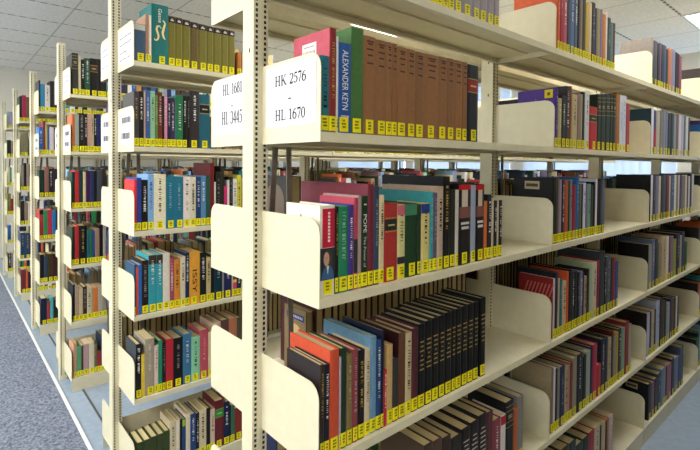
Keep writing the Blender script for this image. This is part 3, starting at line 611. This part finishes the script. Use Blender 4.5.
def shelf_phrase(row, s, bay):
    if row == 0 and bay == 0:
        return {1: 'top shelf above the HK 2576 card', 2: 'shelf with the HK 2576 card', 3: 'first shelf below the HK 2576 card', 4: 'second shelf below the HK 2576 card', 5: 'third shelf below the HK 2576 card', 6: 'bottom shelf below the HK 2576 card'}[s]
    lv = ['', 'top shelf', 'second shelf down', 'third shelf down', 'fourth shelf down', 'fifth shelf down', 'bottom shelf'][s]
    return '%s, %s' % ({0: 'front bookcase ' + ['', 'second bay', 'third bay'][bay], 1: 'second bookcase', 2: 'third bookcase', 3: 'fourth bookcase', 4: 'fifth bookcase'}[row], lv)
SPECIAL = {(0,2,0,1): 'tall red book with white sticker on its cover', (0,2,0,3): 'blue book with large white capitals on the spine', (0,2,0,4): 'tall thick green book', (0,3,0,0): 'white-jacketed book with portrait and red title panel',
 (0,3,0,6): 'dark green book titled POPE', (0,3,0,7): 'tall deep burgundy book', (0,2,1,0): 'purple illustrated book with yellow sticker', (0,3,1,0): 'black binder with pale cover label',
 (0,4,1,0): 'red book with striped pattern on its cover', (1,1,0,3): 'thick teal book with cream flourishes on the spine', (0,2,0,17): 'black book with red title band'}
WORDS = {}
def text_mesh(txt, size, col):
    cu = bpy.data.curves.new('txt', 'FONT'); cu.body = txt; cu.size = size; cu.align_y = 'CENTER'
    o = bpy.data.objects.new('txt', cu); COL.objects.link(o)
    dg = bpy.context.evaluated_depsgraph_get(); me = bpy.data.meshes.new_from_object(o.evaluated_get(dg), depsgraph=dg)
    bpy.data.objects.remove(o)
    vs = [v.co.copy() for v in me.vertices]; fs = [tuple(p.vertices) for p in me.polygons]
    return vs, fs
def word_on_spine(m, txt, w, h, col, z_top, z_bot, frac=.6, caps=None):
    vs, fs = text_mesh(txt.replace('_', ' '), 1.0, col)
    x0 = min(v.x for v in vs); x1 = max(v.x for v in vs); y0 = min(v.y for v in vs); y1 = max(v.y for v in vs)
    sx = (z_top - z_bot) / (x1 - x0); sy = w * frac / (y1 - y0)
    # reading downwards: text +x -> -z, text +y -> +y
    m.faces([(.0007, (v.y - (y0 + y1) / 2) * sy, z_top - (v.x - x0) * sx) for v in vs], [f for f in fs], 0, col)

stuff = MB(); SLOT = {'cover': 0, 'page_block': 1}
def to_stuff(parts, loc, flip=False):
    for k, mb in parts.items():
        q = MB(); q.v = [(-x, -y, z) for x, y, z in mb.v] if flip else mb.v; q.f = mb.f; q.c = mb.c; q.m = [SLOT.get(k, 2)] * len(mb.f)
        stuff.add(q, loc)
def make_book(parts, loc, label, group, rot=0):
    o = link('book', parts['cover'].mesh('book_cover', [M_COVER]), loc=loc)
    if rot: o.rotation_euler = (0, 0, rot)
    for k, mb in parts.items():
        if k != 'cover':
            c = link(k, mb.mesh(k, [PMAT.get(k, M_PRINT)]), o)
            if k == 'call_number_label': c['label'] = 'yellow call number label'
            elif k == 'page_block': c['label'] = 'cream page edges'
    return tag(o, label, 'book', group)

for row_txt in BOOKS.strip().split('\n'):
    key, rest = row_txt.split('|'); row, s, bay = map(int, key.split())
    base_z = zs(s) + .0003; L = rest.split(';'); n = len(L)
    for i, e in enumerate(L):
        a = e.split(); y0, w, h = float(a[0])/1000, float(a[1])/1000, float(a[2])/1000; col = a[3]; op = ' '.join(a[4:])
        isstuff = '!' in op; op = op.replace('!', '').strip()
        y1 = y0 + w; y0 = max(y0, bay * B + .0045); w = max(y1 - y0 - .0004, .003)
        rnd = random.Random(row*1000 + s*100 + bay*40 + i)
        d = min(max(h * rnd.uniform(.60, .70), .10), .175)
        if (row, s, bay, i) == (0, 3, 0, 7): d = .232
        if (row, s, bay, i) == (0, 3, 0, 18): d = .205
        if (row, s, bay, i) in ((0, 3, 0, 15), (0, 3, 0, 17)): d = .182
        if (row, s, bay, i) == (0, 3, 0, 0): d = .112
        if (row, s, bay, i) == (0, 4, 0, 9): d = .157
        if s == 1 and row == 0 or (row == 1 and s in (1, 2)): d = min(d, .15)
        wd = next((x[2:] for x in op.split() if x.startswith('W=')), None)
        parts = book_parts(w, h, d, col, op, rnd)
        if row < 2 and isstuff and 'spine_title' in parts and w < .006: pass
        if wd:
            q = parts.setdefault('spine_title', MB())
            if wd.startswith('ALEX'): word_on_spine(q, wd, w, h, lin('e4e8ee'), h*.92, h*.26, .44); on_spine(q, -w*.3, w*.3, h*.175, h*.20, w, lin('c8a8b8'), .0005)
            elif wd == 'POPE':
                word_on_spine(q, 'POPE', w, h, lin('e4e4dc'), h*.80, h*.60, .5); word_on_spine(q, 'The Power of', w, h, lin('c8ccc0'), h*.56, h*.22, .36)
                on_spine(q, -w*.2, w*.2, h*.90, h*.915, w, lin('d8d8d0'), .0006)
            else: word_on_spine(q, 'ISSY', w, h, lin('2a1c08'), h*.66, h*.22, .42)
        if (row, s, bay, i) == (1, 1, 0, 3):
            word_on_spine(parts['spine_title'], 'Gesse', w*.5, h, lin('e8e8dc'), h*.93, h*.70, .42)
            q = parts['spine_title']
        loc = (-row * P + SPINE, y0 + w/2 + .0002, base_z)
        if isstuff: to_stuff(parts, loc); continue
        sp = SPECIAL.get((row, s, bay, i))
        if not sp:
            size = 'slim ' if w < .0105 else ('thick ' if w > .030 else '')
            size = 'short ' if h < .14 else size
            kind = 'bound journal' if 'P' in op.split() or 'O' in op.split() else ('bound volume' if set('GEV') & set(op.split()) else 'book')
            sp = size + cname(col) + ' ' + kind
            if kind == 'book' and 'B=' in op: sp += ' with dark title band'
        ph = shelf_phrase(row, s, bay)
        lab = '%s, %s from left, %s' % (sp, ORDN[i], ph)
        if len(lab.split()) > 16: lab = '%s, %s' % (sp, ph)
        make_book(parts, loc, lab, 'books on the ' + ph.replace(',', ''))

# dark red bound volumes on the far side of the front bookcase, their page edges facing the camera
k = 0; y = .203; rnd = random.Random(5)
while y < B * 1 - .06 and k < 26:
    w = rnd.uniform(.020, .029); h = rnd.uniform(.228, .236)
    p = book_parts(w, h, .165, ['48181a', '3c1416', '4a2420', '2c1818'][k % 4], 'V nolabel', rnd)
    make_book(p, (-SPINE, y + w/2, zs(4) + .0003), 'dark red bound volume seen from its page edges, %s from left, behind the black set' % ORDN[k], 'bound volumes on the far side of the front bookcase', math.pi)
    y += w + .0006; k += 1
# picture book at the near end of that row
p = book_parts(.022, .176, .10, '8a7048', 'nolabel c=8a744c', random.Random(3))
q = MB(); q.poly([(-.092, .0115, .146), (-.014, .0115, .146), (-.014, .0115, .161), (-.092, .0115, .161)], 0, lin('20286c'))
for j in range(9): q.poly([(-.086 + j*.0075, .0117, .150), (-.081 + j*.0075, .0117, .150), (-.081 + j*.0075, .0117, .157), (-.086 + j*.0075, .0117, .157)], 0, lin('b8b8cc'))
q.poly([(-.085, .0115, .03), (-.02, .0115, .03), (-.02, .0115, .10)] + [(-.0525 + .0325*math.cos(math.radians(t)), .0115, .10 + .034*math.sin(math.radians(t))) for t in range(15, 180, 15)] + [(-.085, .0115, .10)], 0, lin('c8ac78'))
p['cover_print'] = q
make_book(p, (-.160, .190, zs(4) + .0003), 'tan picture book with blue title bar, behind the orange book', 'bound volumes on the far side of the front bookcase', math.pi)
p = book_parts(.03, .215, .15, '2a2824', 'nolabel c=302c28', random.Random(4))
q = MB(); q.poly([(-.12, .0153, .02), (-.03, .0153, .02), (-.03, .0153, .15)] + [(-.075 + .045*math.cos(math.radians(t)), .0153, .15 + .045*math.sin(math.radians(t))) for t in range(15, 180, 15)] + [(-.12, .0153, .15)], 0, lin('6a5c50'))
p['cover_print'] = q
make_book(p, (-SPINE, .150, zs(3) + .0003), 'black book with an arched cover picture, behind the white-jacketed portrait book', 'books on the far side of the front bookcase', math.pi)

p = book_parts(.028, .172, .15, '7a5628', 'nolabel', random.Random(6))
make_book(p, (-SPINE, .584, zs(3) + .0003), 'brown book seen past the burgundy book, on the far side', 'books on the far side of the front bookcase', math.pi)
# first books of the fourth bay: their covers show above the bay's end panel
for s, col, h in ((1, '3c342e', .196), (2, '1464a0', .185), (3, '222226', .20), (4, '2a2220', .20), (5, '1c1a1a', .19), (6, '24282e', .17)):
    to_stuff(book_parts(.03, h, .165, col, '', random.Random(s)), (SPINE, 3 * B + .0205, zs(s) + .0003))
# every other shelf one can glimpse through the gaps: books too small to show one by one
FILL = list(PAL.values())
FILL = [c for c in FILL if c not in (PAL['yellow'], PAL['pink'], PAL['white'])] + [PAL['white']]*3 + [PAL['black']]*3 + [PAL['charcoal']]*2 + [PAL['cream']]*4 + [PAL['navy']]*2 + [PAL['dark green']]
def fill(row, s, bay, face, ya, yb, binders=False, seed=0, hmax=.215):
    rnd = random.Random(row*997 + s*101 + bay*13 + (face+1)*7 + seed); y = bay*B + ya
    while y < bay*B + yb:
        if not binders and rnd.random() < .02: y += .06
        w = rnd.uniform(.018, .028) if binders else rnd.uniform(.008, .034); h = rnd.uniform(.222, .232) if binders else rnd.uniform(.155, hmax)
        if y + w > (bay+1)*B - .025: break
        col = rnd.choice(['48181a', '3a2c1c', '44401c', '2c2418']) if binders else rnd.choice(FILL)
        op = rnd.choice(['tw', 'tk', 't', '', '']) if face > 0 else ('nolabel' if rnd.random() < .5 else '')
        pa = book_parts(w, h, min(h*.66, .16), col, op, rnd)
        to_stuff(pa, (-row*P + face*SPINE, y + w/2, zs(s) + .0003), face < 0); y += w + .0005
for bay in (1, 2, 3): fill(0, 4, bay, -1, .03, .88, True)
for bay in (0, 1, 2, 3, 4):
    fill(0, 3, bay, -1, .60 if bay == 0 else .02, .80, hmax=.195)
    if bay: fill(0, 5, bay, -1, .03, .8); fill(0, 2, bay, -1, .2, .6)
fill(0, 5, 0, -1, .12, .8)
for s in range(1, 7): fill(0, s, 3, 1, .037, .7, seed=3)
for row in (1, 2, 3, 4):
    for bay in range(0, 5 if row < 3 else 4):
        for s in (2, 3):
            if bay: fill(row, s, bay, 1, .012, .72)
            fill(row, s, bay, -1, .02, .70)
for row in (1, 2, 3):
    for s in (4, 5): fill(row, s, 0, -1, .02, .88, binders=(s == 5 and row == 1))
    for s in (1, 4, 5, 6): fill(row + 1, s, 1, 1, .012, .7)
    fill(row, 1, 0, -1, .3, .8)
fill(1, 4, 1, 1, .01, .7); fill(1, 5, 1, 1, .01, .7)
for row, ya in ((2, .18), (3, .121), (4, .087)):
    for s in range(1, 7): fill(row, s, 0, 1, ya, .78)
for s in (1, 2, 3, 4, 5, 6): fill(5, s, 0, 1, .008, .2)
for bay in range(0, 5):
    for s in range(1, 7): fill(-1, s, bay, -1, .006, .74, hmax=.21)
o = link('books', stuff.mesh('books', [M_COVER, M_PAGE, M_PRINT]))
tag(o, 'the many smaller books on the farther bays and bookcases behind', 'books', kind='stuff')
# ------------------------------------------------------------------ camera, light, view
cam = bpy.data.cameras.new('camera'); co = bpy.data.objects.new('camera', cam); COL.objects.link(co)
r = Vector((0.65884585, 0.75223763, 0.00779035)); u = Vector((-0.02134564, 0.00834202, 0.99973735)); f = Vector((-0.75197507, 0.6588391, -0.02155309))
Mx = Matrix((r, u, -f)).transposed().to_4x4(); Mx.translation = Vector((0.890857883, -0.510967214, 1.57067601 - 0.336573809))
co.matrix_world = Mx
cam.sensor_width = 36; cam.sensor_fit = 'HORIZONTAL'; cam.lens = 464.970381 / 700 * 36
cam.shift_x = 0.349 / 700; cam.shift_y = -50.1258 / 700; cam.clip_start = .02
sc.camera = co
w = bpy.data.worlds.new('daylight'); sc.world = w; w.use_nodes = True
bg = w.node_tree.nodes['Background']; bg.inputs[0].default_value = (0.93, 0.97, 1.0, 1); bg.inputs[1].default_value = WORLD
vs = sc.view_settings; vs.view_transform = 'Standard'; vs.look = 'None'; vs.gamma = 1; vs.use_curve_mapping = False; vs.exposure = EXPO
sc.cycles.max_bounces = 8; sc.cycles.diffuse_bounces = 5; sc.cycles.use_denoising = True
